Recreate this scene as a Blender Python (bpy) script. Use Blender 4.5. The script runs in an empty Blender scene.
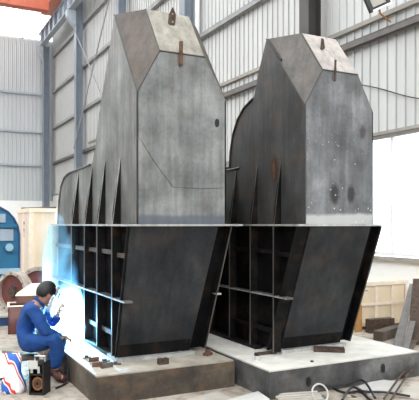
import bpy, bmesh, math, random
from mathutils import Vector, Matrix
random.seed(7)
SC = bpy.context.scene
COL = SC.collection
# ------------------------------------------------------------------ measured view (used to place things on real planes)
FP, CX, HZ, EYE = 600.0, 209.5, 224.0, 1.6
TH = math.atan(309.5/600); S_, C_ = math.sin(TH), math.cos(TH)
def P(px, py, fwd):
    r = (px-CX)/FP*fwd
    return Vector((fwd*S_+r*C_, fwd*C_-r*S_, EYE+(HZ-py)/FP*fwd))
def at(px, py, X=None, Y=None, Z=None):
    a=(px-CX)/FP; b=(HZ-py)/FP
    d=(S_+a*C_, C_-a*S_, b)
    t = X/d[0] if X is not None else Y/d[1] if Y is not None else (Z-EYE)/d[2]
    return Vector((d[0]*t, d[1]*t, EYE+d[2]*t))

# ------------------------------------------------------------------ materials
def newmat(name):
    m = bpy.data.materials.new(name); m.use_nodes = True
    nt = m.node_tree; return m, nt, nt.nodes['Principled BSDF']
def N(nt, t, **k):
    n = nt.nodes.new(t)
    for a, v in k.items():
        if a in n.inputs: n.inputs[a].default_value = v
        else: setattr(n, a, v)
    return n
def ramp(nt, fac, stops):
    r = nt.nodes.new('ShaderNodeValToRGB'); e = r.color_ramp.elements
    while len(e) < len(stops): e.new(0.5)
    for el, (p, c) in zip(e, stops):
        el.position = p; el.color = (c[0], c[1], c[2], 1)
    nt.links.new(fac, r.inputs['Fac']); return r.outputs['Color']
def mixc(nt, f, a, b, mode='MIX'):
    m = nt.nodes.new('ShaderNodeMix'); m.data_type = 'RGBA'; m.blend_type = mode
    for sock, v in ((0, f), (6, a), (7, b)):
        if hasattr(v, 'links'): nt.links.new(v, m.inputs[sock])
        elif isinstance(v, (int, float)): m.inputs[sock].default_value = v
        else: m.inputs[sock].default_value = (v[0], v[1], v[2], 1)
    return m.outputs[2]
def noise(nt, scale, detail=4, stretch=(1,1,1), rough=.6):
    tc = nt.nodes.new('ShaderNodeTexCoord'); mp = nt.nodes.new('ShaderNodeMapping')
    mp.inputs['Scale'].default_value = stretch
    nt.links.new(tc.outputs['Object'], mp.inputs['Vector'])
    n = nt.nodes.new('ShaderNodeTexNoise'); n.inputs['Scale'].default_value = scale
    n.inputs['Detail'].default_value = detail; n.inputs['Roughness'].default_value = rough
    nt.links.new(mp.outputs['Vector'], n.inputs['Vector']); return n.outputs['Fac']
def plain(name, col, rough=.6, metal=0, var=.15, scale=6, stretch=(1,1,1), bump=0.0):
    m, nt, b = newmat(name)
    f = noise(nt, scale, 5, stretch)
    lo = tuple(c*(1-var) for c in col); hi = tuple(min(1, c*(1+var)) for c in col)
    nt.links.new(ramp(nt, f, [(.3, lo), (.7, hi)]), b.inputs['Base Color'])
    b.inputs['Roughness'].default_value = rough; b.inputs['Metallic'].default_value = metal
    if bump:
        bp = nt.nodes.new('ShaderNodeBump'); bp.inputs['Strength'].default_value = bump
        bp.inputs['Distance'].default_value = .01
        nt.links.new(f, bp.inputs['Height']); nt.links.new(bp.outputs['Normal'], b.inputs['Normal'])
    return m
def steel(name, lo, mid, hi, rust=.0, rough=.5, metal=.35, band=None, burns=(), spatter=False, spec=.5, streak=(4,4,.35)):
    """plate steel: cloudy mill scale, vertical runs, fine scratches, optional ground band (z0,z1,colour) and burn marks"""
    m, nt, b = newmat(name)
    n1 = noise(nt, 2.3, 6); n2 = noise(nt, 3.0, 5, streak); n3 = noise(nt, 28, 4)
    c = ramp(nt, n1, [(.3, lo), (.5, mid), (.72, hi)])
    s = ramp(nt, n2, [(.35, (.55,.55,.55)), (.6, (1,1,1))])
    c = mixc(nt, .75, c, s, 'MULTIPLY')
    d = ramp(nt, n3, [(.36, (.8,.8,.8)), (.5, (1,1,1)), (.7, (1.0,1.0,1.0))])
    c = mixc(nt, .6, c, d, 'MULTIPLY')
    if rust:
        rf = ramp(nt, noise(nt, 4.5, 6), [(.5, (0,0,0)), (.68, (rust,)*3)])
        c = mixc(nt, rf, c, (.16,.085,.04))
    tc = nt.nodes.new('ShaderNodeTexCoord')
    if band:
        sp = nt.nodes.new('ShaderNodeSeparateXYZ'); nt.links.new(tc.outputs['Object'], sp.inputs[0])
        ad = nt.nodes.new('ShaderNodeMath'); ad.operation='MULTIPLY_ADD'
        nt.links.new(n1, ad.inputs[0]); ad.inputs[1].default_value=.12; nt.links.new(sp.outputs['Z'], ad.inputs[2])
        mr = nt.nodes.new('ShaderNodeMapRange'); nt.links.new(ad.outputs[0], mr.inputs[0])
        mr.inputs[1].default_value=band[1]+.07; mr.inputs[2].default_value=band[1]+.04
        mr.inputs[3].default_value=0; mr.inputs[4].default_value=.75
        c = mixc(nt, mr.outputs[0], c, band[2])
    for (p, r, col) in burns:
        mp = nt.nodes.new('ShaderNodeVectorMath'); mp.operation='SUBTRACT'
        nt.links.new(tc.outputs['Object'], mp.inputs[0]); mp.inputs[1].default_value = p
        sc = nt.nodes.new('ShaderNodeVectorMath'); sc.operation='MULTIPLY'
        nt.links.new(mp.outputs[0], sc.inputs[0]); sc.inputs[1].default_value = (1, 1, .55)
        ln = nt.nodes.new('ShaderNodeVectorMath'); ln.operation='LENGTH'; nt.links.new(sc.outputs[0], ln.inputs[0])
        a2 = nt.nodes.new('ShaderNodeMath'); a2.operation='MULTIPLY_ADD'
        nt.links.new(n3, a2.inputs[0]); a2.inputs[1].default_value=.03; nt.links.new(ln.outputs['Value'], a2.inputs[2])
        mr = nt.nodes.new('ShaderNodeMapRange'); nt.links.new(a2.outputs[0], mr.inputs[0])
        mr.inputs[1].default_value=r*.5+.015; mr.inputs[2].default_value=r+.015; mr.inputs[3].default_value=.96; mr.inputs[4].default_value=0
        c = mixc(nt, mr.outputs[0], c, col)
    if spatter:
        tv = nt.nodes.new('ShaderNodeTexVoronoi'); tv.inputs['Scale'].default_value=22
        nt.links.new(tc.outputs['Object'], tv.inputs['Vector'])
        sp2 = nt.nodes.new('ShaderNodeSeparateXYZ'); nt.links.new(tc.outputs['Object'], sp2.inputs[0])
        v = ramp(nt, tv.outputs['Distance'], [(.10,(1,1,1)),(.2,(0,0,0))])
        zz = ramp(nt, noise(nt, 3.1, 3), [(.5,(0,0,0)),(.56,(1,1,1))])
        hz = nt.nodes.new('ShaderNodeMapRange'); nt.links.new(sp2.outputs['Z'], hz.inputs[0])
        hz.inputs[1].default_value=2.55; hz.inputs[2].default_value=2.1
        c = mixc(nt, mixc(nt, 1.0, mixc(nt, 1.0, v, zz, 'MULTIPLY'), hz.outputs[0], 'MULTIPLY'), c, (.75,.77,.78))
    nt.links.new(c, b.inputs['Base Color'])
    b.inputs['Metallic'].default_value = metal; b.inputs['Specular IOR Level'].default_value = spec
    rr = nt.nodes.new('ShaderNodeMapRange'); nt.links.new(n1, rr.inputs[0])
    rr.inputs[3].default_value=rough-.12; rr.inputs[4].default_value=rough+.15
    nt.links.new(rr.outputs[0], b.inputs['Roughness'])
    bp = nt.nodes.new('ShaderNodeBump'); bp.inputs['Strength'].default_value=.15; bp.inputs['Distance'].default_value=.006
    nt.links.new(n3, bp.inputs['Height']); nt.links.new(bp.outputs['Normal'], b.inputs['Normal'])
    return m
def emit(name, col, st):
    m, nt, b = newmat(name)
    b.inputs['Emission Color'].default_value=(*col,1); b.inputs['Emission Strength'].default_value=st
    b.inputs['Base Color'].default_value=(*col,1); return m
def glassm(name):
    m = bpy.data.materials.new(name); m.use_nodes=True; nt=m.node_tree; nt.nodes.clear()
    o=nt.nodes.new('ShaderNodeOutputMaterial'); mx=nt.nodes.new('ShaderNodeMixShader')
    t=nt.nodes.new('ShaderNodeBsdfTransparent'); g=nt.nodes.new('ShaderNodeBsdfGlossy')
    t.inputs[0].default_value=(.95,.97,.98,1)
    g.inputs['Roughness'].default_value=.05; fr=nt.nodes.new('ShaderNodeFresnel'); fr.inputs[0].default_value=1.3
    nt.links.new(fr.outputs[0],mx.inputs[0]); nt.links.new(t.outputs[0],mx.inputs[1]); nt.links.new(g.outputs[0],mx.inputs[2])
    nt.links.new(mx.outputs[0],o.inputs[0]); return m

M = {}
M['plateL'] = steel('front_steel_left', (.12,.125,.12), (.235,.24,.232), (.37,.375,.36), rust=.12, band=(1.6,1.69,(.10,.115,.145)))
M['plateR'] = steel('front_steel_right', (.085,.088,.09), (.18,.184,.188), (.34,.345,.35), rust=.1, band=(1.6,1.70,(.55,.55,.53)),
    burns=[((3.823,4.708,1.895),.075,(.03,.028,.025)), ((4.03,4.708,1.90),.065,(.03,.028,.025)), ((4.18,4.708,2.53),.05,(.07,.06,.06))], spatter=True)
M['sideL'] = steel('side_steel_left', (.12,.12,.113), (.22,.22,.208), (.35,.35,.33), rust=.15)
M['sideR'] = steel('side_steel_right', (.045,.045,.045), (.08,.08,.077), (.125,.125,.12), rust=.3,  # colour darkened for the shade the left tower casts on this side
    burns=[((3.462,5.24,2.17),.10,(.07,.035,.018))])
M['brown'] = steel('weathered_brown_plate', (.075,.058,.047), (.105,.083,.068), (.14,.115,.096), rust=.2, rough=.6, metal=.15)
M['brownR'] = steel('weathered_grey_brown_plate', (.08,.07,.061), (.112,.099,.088), (.15,.135,.122), rust=.2, rough=.6, metal=.15)
M['pale'] = steel('pale_primed_plate', (.26,.235,.195), (.33,.30,.25), (.39,.355,.30), rust=.05, rough=.7, metal=0)
M['paleR'] = steel('pale_pink_primed_plate', (.40,.35,.32), (.47,.42,.385), (.53,.48,.45), rust=.05, rough=.7, metal=0)
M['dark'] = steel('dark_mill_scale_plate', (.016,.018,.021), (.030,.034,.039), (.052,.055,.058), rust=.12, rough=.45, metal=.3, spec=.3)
M['darker'] = steel('shaded_mill_scale_plate', (.003,.003,.0035), (.005,.005,.006), (.009,.009,.010), rust=.1, rough=.6, metal=.05, spec=.08)  # dark steel, blackened in colour for the shade inside bays and recess
M['fin'] = steel('stiffener_plate', (.005,.005,.006), (.009,.009,.010), (.015,.015,.015), rust=.15, rough=.6, metal=.05, spec=.12)  # stiffener colour lowered to hold the shade between the fins
M['shelf'] = steel('ledge_plate', (.08,.075,.07), (.13,.12,.11), (.20,.19,.175), rust=.5, rough=.5)
M['edge'] = steel('bright_cut_edge', (.40,.40,.38), (.52,.51,.49), (.65,.64,.61), rough=.45)
M['seam'] = plain('weld_bead', (.06,.055,.05), .5, .3)
M['rust'] = plain('rusty_iron', (.12,.06,.035), .8, .1, .5, 20, bump=.3)
M['rustdark'] = plain('dark_rusty_iron', (.07,.045,.03), .8, .1, .5, 20, bump=.3)
M['blockL'] = steel('cast_block_left', (.035,.025,.018), (.085,.066,.048), (.17,.14,.105), rust=.7, rough=.8, metal=0, streak=(2.5,2.5,2))
M['blockR'] = steel('cast_block_right', (.035,.035,.035), (.095,.093,.09), (.22,.215,.205), rust=.2, rough=.75, metal=0, streak=(2.5,2.5,2))
M['blockTL'] = plain('block_top_left', (.36,.32,.26), .75, 0, .3, 5, bump=.1)
M['blockTR'] = plain('block_top_right', (.62,.59,.53), .7, 0, .15, 5, bump=.1)  # top face lightened in colour for the window light on it
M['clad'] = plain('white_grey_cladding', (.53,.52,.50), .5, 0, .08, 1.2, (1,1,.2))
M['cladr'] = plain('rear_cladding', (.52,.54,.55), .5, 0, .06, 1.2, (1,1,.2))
M['rib_shade'] = plain('shaded_rib_flank', (.34,.34,.33), .6, 0, .1, 2)  # rib flanks darkened in colour in place of shading on the ribs
M['white'] = plain('white_painted_wall', (.86,.85,.82), .8, 0, .04, 2)
M['winfr'] = plain('window_frame_white', (.75,.75,.74), .5, 0, .04)
M['girt'] = plain('grey_girt_steel', (.28,.275,.27), .6, 0, .15, 4)  # rail colour lightened too, with the distant haze put into it
M['girtd'] = plain('brown_grey_rail', (.13,.115,.105), .6, 0, .2, 4)
M['pipeg'] = plain('pale_conduit', (.27,.25,.22), .6, 0, .15, 4)
M['column'] = plain('blue_grey_column_paint', (.20,.23,.27), .5, 0, .12, 3)  # column paint lightened to stand in for haze at the rear
M['columnd'] = plain('dark_column_paint', (.045,.04,.036), .5, 0, .2, 3)
M['craneg'] = plain('grey_crane_girder', (.36,.40,.44), .5, 0, .15, 3)
M['red'] = plain('red_crane_paint', (.55,.13,.07), .5, 0, .1, 3)
M['pink'] = plain('faded_red_paint', (.72,.30,.22), .6, 0, .15, 6)
M['glass'] = glassm('window_glass')
M['ply'] = plain('pale_plywood', (.76,.62,.44), .7, 0, .12, 3, (1,1,.15))
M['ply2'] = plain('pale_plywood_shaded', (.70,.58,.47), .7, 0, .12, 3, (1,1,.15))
M['ink'] = plain('stencil_ink', (.08,.08,.09), .8)
M['blue'] = plain('blue_machine_paint', (.02,.13,.24), .4, 0, .12, 3)
M['blued'] = plain('navy_paint', (.02,.06,.16), .5, 0, .15, 4)
M['bluel'] = plain('pale_blue_paint', (.30,.45,.55), .5, 0, .12, 4)
M['bluegrey'] = plain('grey_blue_panel', (.30,.36,.42), .5, 0, .1, 4)
M['ringo'] = plain('machined_ring_rim', (.42,.36,.31), .5, .2, .2, 8)
M['maroon'] = plain('maroon_primer', (.13,.035,.03), .6, 0, .2, 6)
M['cream'] = plain('cream_timber', (.82,.70,.56), .7, 0, .1, 8)
M['black'] = plain('black_rubber', (.012,.012,.013), .5, 0, .2)
M['skin'] = plain('skin', (.42,.22,.14), .55, 0, .06, 10)
M['hair'] = plain('black_hair', (.008,.007,.008), .5, 0, .3, 40, bump=.3)
M['cloth'] = plain('blue_coverall_cloth', (.006,.05,.20), .9, 0, .25, 9, bump=.5)
M['shoe'] = plain('dark_red_brown_boot', (.06,.015,.012), .6)
M['mask'] = plain('white_shield_fibre', (.80,.82,.85), .5, 0, .04)
M['chrome'] = plain('bare_metal', (.55,.54,.52), .35, .6, .1)
M['copper'] = plain('copper_wire', (.40,.15,.06), .4, .6, .25, 30)
M['sheet'] = plain('pale_sheet', (.42,.38,.33), .7, 0, .12, 5, bump=.1)
M['sheetw'] = plain('white_dusty_board', (.52,.50,.47), .7, 0, .07, 5)
M['wood'] = plain('weathered_timber', (.10,.075,.055), .8, 0, .3, 6, (1,1,.3))
M['planks'] = plain('grey_plank', (.15,.14,.13), .7, 0, .2, 8)
M['orange'] = plain('orange_brown_timber', (.48,.24,.08), .7, 0, .2, 8)

# floor: dusty concrete
m, nt, b = newmat('dusty_concrete_floor')
c = ramp(nt, noise(nt, .8, 7), [(.3,(.20,.165,.13)), (.5,(.38,.33,.27)), (.7,(.54,.48,.41))])
c = mixc(nt, .7, c, ramp(nt, noise(nt, 9, 6), [(.36,(.45,.4,.35)), (.52,(1,1,1))]), 'MULTIPLY')
nt.links.new(c, b.inputs['Base Color']); b.inputs['Roughness'].default_value=.7
M['floor'] = m
# sack
m, nt, b = newmat('printed_woven_sack')
tc = nt.nodes.new('ShaderNodeTexCoord'); w = nt.nodes.new('ShaderNodeTexWave'); w.wave_type='BANDS'; w.bands_direction='DIAGONAL'
w.inputs['Scale'].default_value=2.1; w.inputs['Distortion'].default_value=2.5; w.inputs['Detail'].default_value=1; w.inputs['Detail Scale'].default_value=3
mp = nt.nodes.new('ShaderNodeMapping'); mp.inputs['Scale'].default_value=(1.6,1,.6); nt.links.new(tc.outputs['Object'], mp.inputs[0])
nt.links.new(mp.outputs[0], w.inputs[0])
c = ramp(nt, w.outputs['Fac'], [(0,(.92,.88,.90)), (.42,(.92,.88,.90)), (.46,(.75,.05,.03)), (.66,(.75,.05,.03)), (.70,(.92,.88,.90)), (.84,(.92,.88,.90)), (.87,(.03,.12,.5))])
nt.links.new(c, b.inputs['Base Color']); b.inputs['Roughness'].default_value=.5
M['sack'] = m

# ------------------------------------------------------------------ mesh helpers
def obj(name, bm, mat, parent=None, smooth=False, bevel=0):
    me = bpy.data.meshes.new(name)
    if bevel:
        bmesh.ops.bevel(bm, geom=list(bm.edges), offset=bevel, segments=2, affect='EDGES', profile=.6)
    bmesh.ops.recalc_face_normals(bm, faces=bm.faces)
    bm.to_mesh(me); bm.free()
    for mm in (mat if isinstance(mat, (list, tuple)) else [mat]): me.materials.append(mm)
    if smooth:
        for p in me.polygons: p.use_smooth = True
    o = bpy.data.objects.new(name, me); COL.objects.link(o)
    if parent is not None: o.parent = parent; o.matrix_parent_inverse = parent.matrix_world.inverted()
    return o
def box(bm, x0, x1, y0, y1, z0, z1, rot=None, mi=0):
    vs = [bm.verts.new((x, y, z)) for z in (z0,z1) for y in (y0,y1) for x in (x0,x1)]
    for f in ((0,2,3,1),(4,5,7,6),(0,1,5,4),(2,6,7,3),(0,4,6,2),(1,3,7,5)):
        fc = bm.faces.new([vs[i] for i in f]); fc.material_index = mi
    if rot is not None:
        for v in vs: v.co = rot @ v.co
    return vs
def BM(): return bmesh.new()
def bx(*a, **k):
    bm = BM(); box(bm, *a, **k); return bm
def prism(pts, d, bm=None):
    """planar polygon pts (3D) thickened by vector d"""
    bm = bm or BM(); d = Vector(d)
    a = [bm.verts.new(p) for p in pts]; b = [bm.verts.new(Vector(p)+d) for p in pts]
    bm.faces.new(a); bm.faces.new(b[::-1])
    n = len(pts)
    for i in range(n): bm.faces.new((a[i], b[i], b[(i+1)%n], a[(i+1)%n]))
    return bm
def plate(pts, t, bm=None):
    p = [Vector(q) for q in pts]
    n = Vector((0,0,0))
    for i in range(len(p)): n += p[i].cross(p[(i+1)%len(p)])
    return prism(pts, n.normalized()*t, bm)
def tube(bm, pts, r, seg=8, close=False):
    pts = [Vector(p) for p in pts]; rings = []
    n = len(pts)
    for i, p in enumerate(pts):
        rr = r[i] if isinstance(r, (list, tuple)) else r
        if close: t = pts[(i+1)%n]-pts[i-1]
        else: t = pts[min(i+1, n-1)]-pts[max(i-1, 0)]
        t.normalize(); up = Vector((0,0,1)) if abs(t.z) < .9 else Vector((1,0,0))
        a = t.cross(up).normalized(); b = t.cross(a).normalized()
        rings.append([bm.verts.new(p+a*rr*math.cos(2*math.pi*k/seg)+b*rr*math.sin(2*math.pi*k/seg)) for k in range(seg)])
    for i in range(n if close else n-1):
        A, B = rings[i], rings[(i+1)%n]
        for k in range(seg): bm.faces.new((A[k], A[(k+1)%seg], B[(k+1)%seg], B[k]))
    if not close: bm.faces.new(rings[0][::-1]); bm.faces.new(rings[-1])
    return bm
def spline(pts, k=8):
    pts=[Vector(p) for p in pts]; out=[]
    for i in range(len(pts)-1):
        p0=pts[max(i-1,0)]; p1=pts[i]; p2=pts[i+1]; p3=pts[min(i+2,len(pts)-1)]
        for j in range(k):
            t=j/k; out.append(.5*((2*p1)+(p2-p0)*t+(2*p0-5*p1+4*p2-p3)*t*t+(3*p1-p0-3*p2+p3)*t**3))
    out.append(pts[-1]); return out
def lathe(bm, prof, M4, seg=40):
    """prof: closed loop of (r, h) revolved about local z then transformed by M4"""
    rings=[[bm.verts.new(M4 @ Vector((r*math.cos(2*math.pi*k/seg), r*math.sin(2*math.pi*k/seg), h))) for k in range(seg)] for r,h in prof]
    n=len(prof)
    for i in range(n):
        A,B=rings[i],rings[(i+1)%n]
        for k in range(seg): bm.faces.new((A[k],A[(k+1)%seg],B[(k+1)%seg],B[k]))
    return bm
def disc(bm, c, nrm, rx, rz, t=.006, seg=20):
    nrm=Vector(nrm).normalized(); up=Vector((0,0,1)); a=nrm.cross(up).normalized(); b=a.cross(nrm)
    pts=[Vector(c)+a*rx*math.cos(2*math.pi*k/seg)+b*rz*math.sin(2*math.pi*k/seg) for k in range(seg)]
    return prism(pts, nrm*t, bm)
def thing(name, label, cat, loc, group=None):
    o = bpy.data.objects.new(name, None); COL.objects.link(o); o.location = loc; o.empty_display_size=.1
    o['label']=label; o['category']=cat
    if group: o['group']=group
    bpy.context.view_layer.update()
    return o
def tag(o, label, cat, group=None, kind=None):
    o['label']=label; o['category']=cat
    if group: o['group']=group
    if kind: o['kind']=kind
    return o
def struct(name, bm, mat, label=None, cat=None, parent=None):
    o = obj(name, bm, mat, parent)
    if parent is None:
        o['kind']='structure'
        o['label']=label; o['category']=cat
    return o

# ------------------------------------------------------------------ the hall
WX, RY = 7.45, 33.2                     # long wall and rear wall planes
bm = bx(-14, 7.75, -9, 33.5, -.15, 0)
struct('floor', bm, M['floor'], 'dusty pale concrete workshop floor with dark scuffs', 'floor')
def cladding(axis, a0, a1, pos, z0, z1, pitch=.21, out=-1):
    bm = BM(); xs=[]; a=a0
    while a < a1:
        xs += [(a,0),(a+.160,0),(a+.172,.028),(a+.198,.028)]; a += pitch
    xs.append((a1,0))
    rows=[]
    for z in (z0,z1):
        rows.append([bm.verts.new((pos+out*d, t, z) if axis=='y' else (t, pos+out*d, z)) for t,d in xs])
        
    back=[]
    for i in range(len(xs)-1):
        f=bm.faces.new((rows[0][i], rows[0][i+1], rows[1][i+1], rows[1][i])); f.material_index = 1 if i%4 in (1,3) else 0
    q=pos-out*.04
    e=[(q,a0,z0),(q,a1,z0),(q,a1,z1),(q,a0,z1)] if axis=='y' else [(a0,q,z0),(a1,q,z0),(a1,q,z1),(a0,q,z1)]
    bm.faces.new([bm.verts.new(v) for v in e])
    return bm
# long wall: ribbed cladding above, white masonry with a window band below
wr = struct('wall_right', cladding('y', -9, RY, WX, 3.2, 16), (M['clad'],M['rib_shade']), 'long wall of white-grey ribbed metal cladding above the window band', 'wall')
struct('sill_wall', bx(WX, WX+.25, -9, RY, 0, 1.0), M['white'], parent=wr)
bm = BM()
WIN = [(-1.6, 2.2), (4.3, 8.95), (10.2, 14.6), (16.0, 19.4), (21.8, 25.2), (27.6, 31)]  # second window widened over the pier beside it, added for brightness
edges = [-9] + [v for w_ in WIN for v in w_] + [RY]
for i in range(0, len(edges), 2): box(bm, WX, WX+.25, edges[i], edges[i+1], 1.0, 3.2)
struct('pier_wall', bm, M['white'], parent=wr)
struct('flashing', bx(WX-.06, WX+.1, -9, RY, 3.15, 3.2), M['pipeg'], parent=wr)
for i, (y0, y1) in enumerate(WIN):
    bm = BM()
    box(bm, WX+.06, WX+.12, y0, y1, 3.09, 3.15); box(bm, WX+.06, WX+.12, y0, y1, 1.05, 1.11)
    for y in ((y0, 7.70, y1-.06) if i==1 else (y0, y0+(y1-y0)/2, y1-.06)): box(bm, WX+.06, WX+.12, y, y+.06, 1.11, 3.09)
    w_ = struct(f'window_{i+1}', bm, M['winfr'], f'tall white-framed daylight window, number {i+1} from the front along the long wall', 'window')
    w_['label'] = ['white-framed window of the long wall behind the camera side', 'bright overexposed window at the right edge above the plywood crate',
        'bright window of the long wall behind the right steel tower', 'bright window of the long wall behind the left steel tower',
        'bright window of the long wall near the cross bracing', 'farthest bright window of the long wall next to the corner column'][i]
    struct('window_glass', bx(WX+.08, WX+.09, y0+.02, y1-.02, 1.1, 3.1), M['glass'], parent=w_)
    struct('window_sill', bx(WX-.09, WX+.06, y0-.05, y1+.02, .98, 1.04), M['pipeg'], parent=w_)
wb = struct('wall_rear', cladding('x', -14, WX, RY, 2.85, 11.5), (M['cladr'],M['rib_shade']), 'rear wall of pale ribbed cladding with thin rails', 'wall')
struct('masonry_base', bx(-14, WX+.2, RY, RY+.25, 0, 2.85), M['white'], parent=wb)
bm = BM()
for z in (8.55, 6.5, 4.7): box(bm, -14, WX-.5, RY-.16, RY-.04, z, z+.09)
struct('wall_rail', bm, M['craneg'], parent=wb)
bm = BM()
for x in [-14+1.8*k for k in range(12)]: box(bm, x, x+.07, RY, RY+.07, 11.5, 16)
box(bm, -14, WX, RY, RY+.07, 11.5, 11.6)
w7 = struct('window_7', bm, M['winfr'], 'high overexposed clerestory window above the rear wall', 'window')
struct('window_glass', bx(-14, WX, RY+.03, RY+.04, 11.6, 16), M['glass'], parent=w7)
struct('wall_left', bx(-14.2, -14, -9, RY, 0, 11), M['column'], 'far side wall of the hall', 'wall')
struct('wall_front', bx(-14, WX, -9.2, -9, 0, 7), M['column'], 'wall of the hall behind the camera', 'wall')
bm = BM()
y=-9
while y < RY:
    box(bm, -14.2, WX+.1, y, y+1.6, 16, 16.15); y += 3.2
struct('ceiling', bm, M['clad'], 'high roof panels with open skylight strips between them', 'ceiling')
# girts: one C rail per run along the long wall
def channel_y(bm, x, y0, y1, z, h=.13, d=.10):
    box(bm, x, x+.012, y0, y1, z, z+h)
    box(bm, x, x+d, y0, y1, z, z+.012); box(bm, x, x+d, y0, y1, z+h-.012, z+h)
for z, lab in ((4.8,'lowest grey steel wall rail running along the long wall cladding'), (6.68,'second grey steel wall rail up the long wall'),
               (8.62,'third grey steel wall rail up the long wall'), (10.55,'highest grey steel wall rail of the long wall below the crane girder')):
    bm = BM(); channel_y(bm, WX-.15, 2.0, 32.6, z)
    tag(obj('wall_rail', bm, M['girtd' if z<5 else 'girt']), lab, 'wall rail', 'horizontal rails of the long wall')
bm = BM(); box(bm, WX-.09, WX-.03, 3, 26, 5.15, 5.23)
tag(obj('conduit', bm, M['pipeg']), 'thin pale conduit running just above the lowest wall rail', 'conduit')
bm = tube(BM(), spline([(WX-.06,10.5,4.7),(WX-.06,8.3,4.09),(WX-.06,6.97,3.6),(WX-.06,5.5,3.3)]), .010, 6)
tag(obj('cable', bm, M['black']), 'thin black cable drooping across the cladding right of the right tower', 'cable')
bm = tube(BM(), [(WX-.14,14.9,3.2),(WX-.14,14.9,12)], .07, 10)
tag(obj('downpipe', bm, M['winfr']), 'thin white vertical pipe beside the column behind the left tower', 'pipe')
# columns (H sections)
def hcol(name_label, y, mat, w=.3, top=14.5, x=7.1):
    t = thing('steel_column', name_label, 'column', (x, y, 0), 'columns of the long wall')
    bm = BM(); box(bm, x-.13, x+.13, y-.01, y+.01, 0, top); 
    obj('web', bm, mat, t)
    for xx in (x-.15, x+.13): obj('flange', bx(xx, xx+.02, y-w/2, y+w/2, 0, top), mat, t)
    obj('base_plate', bx(x-.22, x+.22, y-.22, y+.22, 0, .03), mat, t)
    return t
def ycol(px, x=7.1):
    return at(px, 224, X=x)[1]
cols = [(310,'columnd','dark brown steel column rising behind the right tower top'),
        (187,'column','blue-grey steel column rising behind the left tower top'),
        (121,'column','blue-grey steel column behind the left shoulder of the left tower'),
        (78.5,'column','slim blue-grey steel column left of the cross bracing'),]
CY=[]
for px, mm, lab in cols:
    y = ycol(px); CY.append(y); hcol(lab, y, M[mm], .30 if px>100 else .34)
hcol('wide blue-grey corner column where the rear wall meets the long wall', RY-.6, M['column'], .42, 11.1, 6.95)
CORN=RY-.6
# crane runway
bm = BM(); y0,y1=9.0,RY-.1
gx=6.75
box(bm, gx-.01, gx+.01, y0, y1, 11.14, 11.8); box(bm, gx-.14, gx+.14, y0, y1, 11.1, 11.14); box(bm, gx-.14, gx+.14, y0, y1, 11.8, 11.84)
t = thing('crane_runway_girder', 'grey stiffened crane runway girder climbing to the top left corner', 'crane girder', (gx,RY-.5,11.1))
obj('girder', bm, M['craneg'], t)
y=y0+.2
while y < y1:
    obj('stiffener', bx(gx-.13, gx-.01, y, y+.05, 11.14, 11.8), M['column'], t); y += 1.0
obj('rail', bx(gx-.03, gx+.03, y0, y1, 11.84, 11.92), M['girt'], t)
for y, xe, lab in ((CORN,6.78,'grey corbel bracket under the crane girder on the corner column'), (CY[3],6.94,'grey corbel bracket under the crane girder on the slim column')):
    bm = prism([(gx-.2,y-.16,11.1),(xe,y-.16,11.1),(xe,y-.16,10.35),(gx-.2,y-.16,10.8)], (0,.32,0))
    tag(obj('corbel_bracket', bm, M['craneg']), lab, 'bracket', 'corbels under the crane girder')
t = thing('overhead_crane', 'red overhead travelling crane beam at the top left', 'crane', (3,28.7,11.95))
obj('bridge_beam', bx(-13.5, 6.2, 28.45, 28.95, 11.62, 13.2), M['red'], t)
obj('end_truck', bx(6.2, 7.0, 27.6, 30.3, 11.99, 12.4), M['pink'], t)
for y in (27.9, 30.0):
    bm = tube(BM(), [(6.68,y,11.99),(6.82,y,11.99)], .09, 16); obj('wheel', bm, M['girt'], t)
# cross bracing rods
for (bx_,ya,za,yb,zb,lab) in ((6.92,CY[3],10.6,CY[2],4.95,'thin brace rod slanting down to the right between the slim columns'),(6.885,CY[3],4.95,CY[2],10.6,'thin brace rod slanting up to the right between the slim columns')):
    bm = tube(BM(), [(bx_,ya,za-.35*(za>6)),(bx_,yb,zb)], .027, 8)
    tag(obj('brace_rod', bm, M['girt']), lab, 'brace rod', 'cross bracing of the long wall')
# flood lamp top right
c = at(376, -2, X=6.9)
t = thing('flood_lamp', 'black square flood lamp hanging at the top right edge of the wall', 'lamp', c)
rv=Vector((C_,-S_,0)); fv=Vector((S_,C_,0)); uv=Vector((0,0,1)); a=math.radians(24)
ex=rv*math.cos(a)+uv*math.sin(a); ez=-rv*math.sin(a)+uv*math.cos(a)
R = Matrix.Translation(c) @ Matrix((ex,fv,ez)).transposed().to_4x4()
h=.18
bm = BM()
for q in ((-h,-h+.06,-.04,.06,-h,h),(h-.06,h,-.04,.06,-h,h),(-h+.06,h-.06,-.04,.06,-h,-h+.05),(-h+.06,h-.06,-.04,.06,h-.05,h),(-h+.06,h-.06,.03,.06,-h+.05,h-.05)): box(bm,*q,rot=R)
obj('housing', bm, M['black'], t)
bm = BM(); box(bm,-h+.06,h-.06,-.02,.02,-h+.05,h-.05,R); obj('lens', bm, M['sheet'], t)
bm = BM(); box(bm,-h*.8,h,-.05,-.04,-h-.02,-h+.01,R); obj('lamp_lip', bm, M['chrome'], t)
bm = tube(BM(), [R@Vector((-.02,0,-h)), R@Vector((-.02,.05,-h-.07)), (WX-.04, c.y+.2, c.z-.25)], .016, 8); obj('bracket', bm, M['orange'], t)

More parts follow.
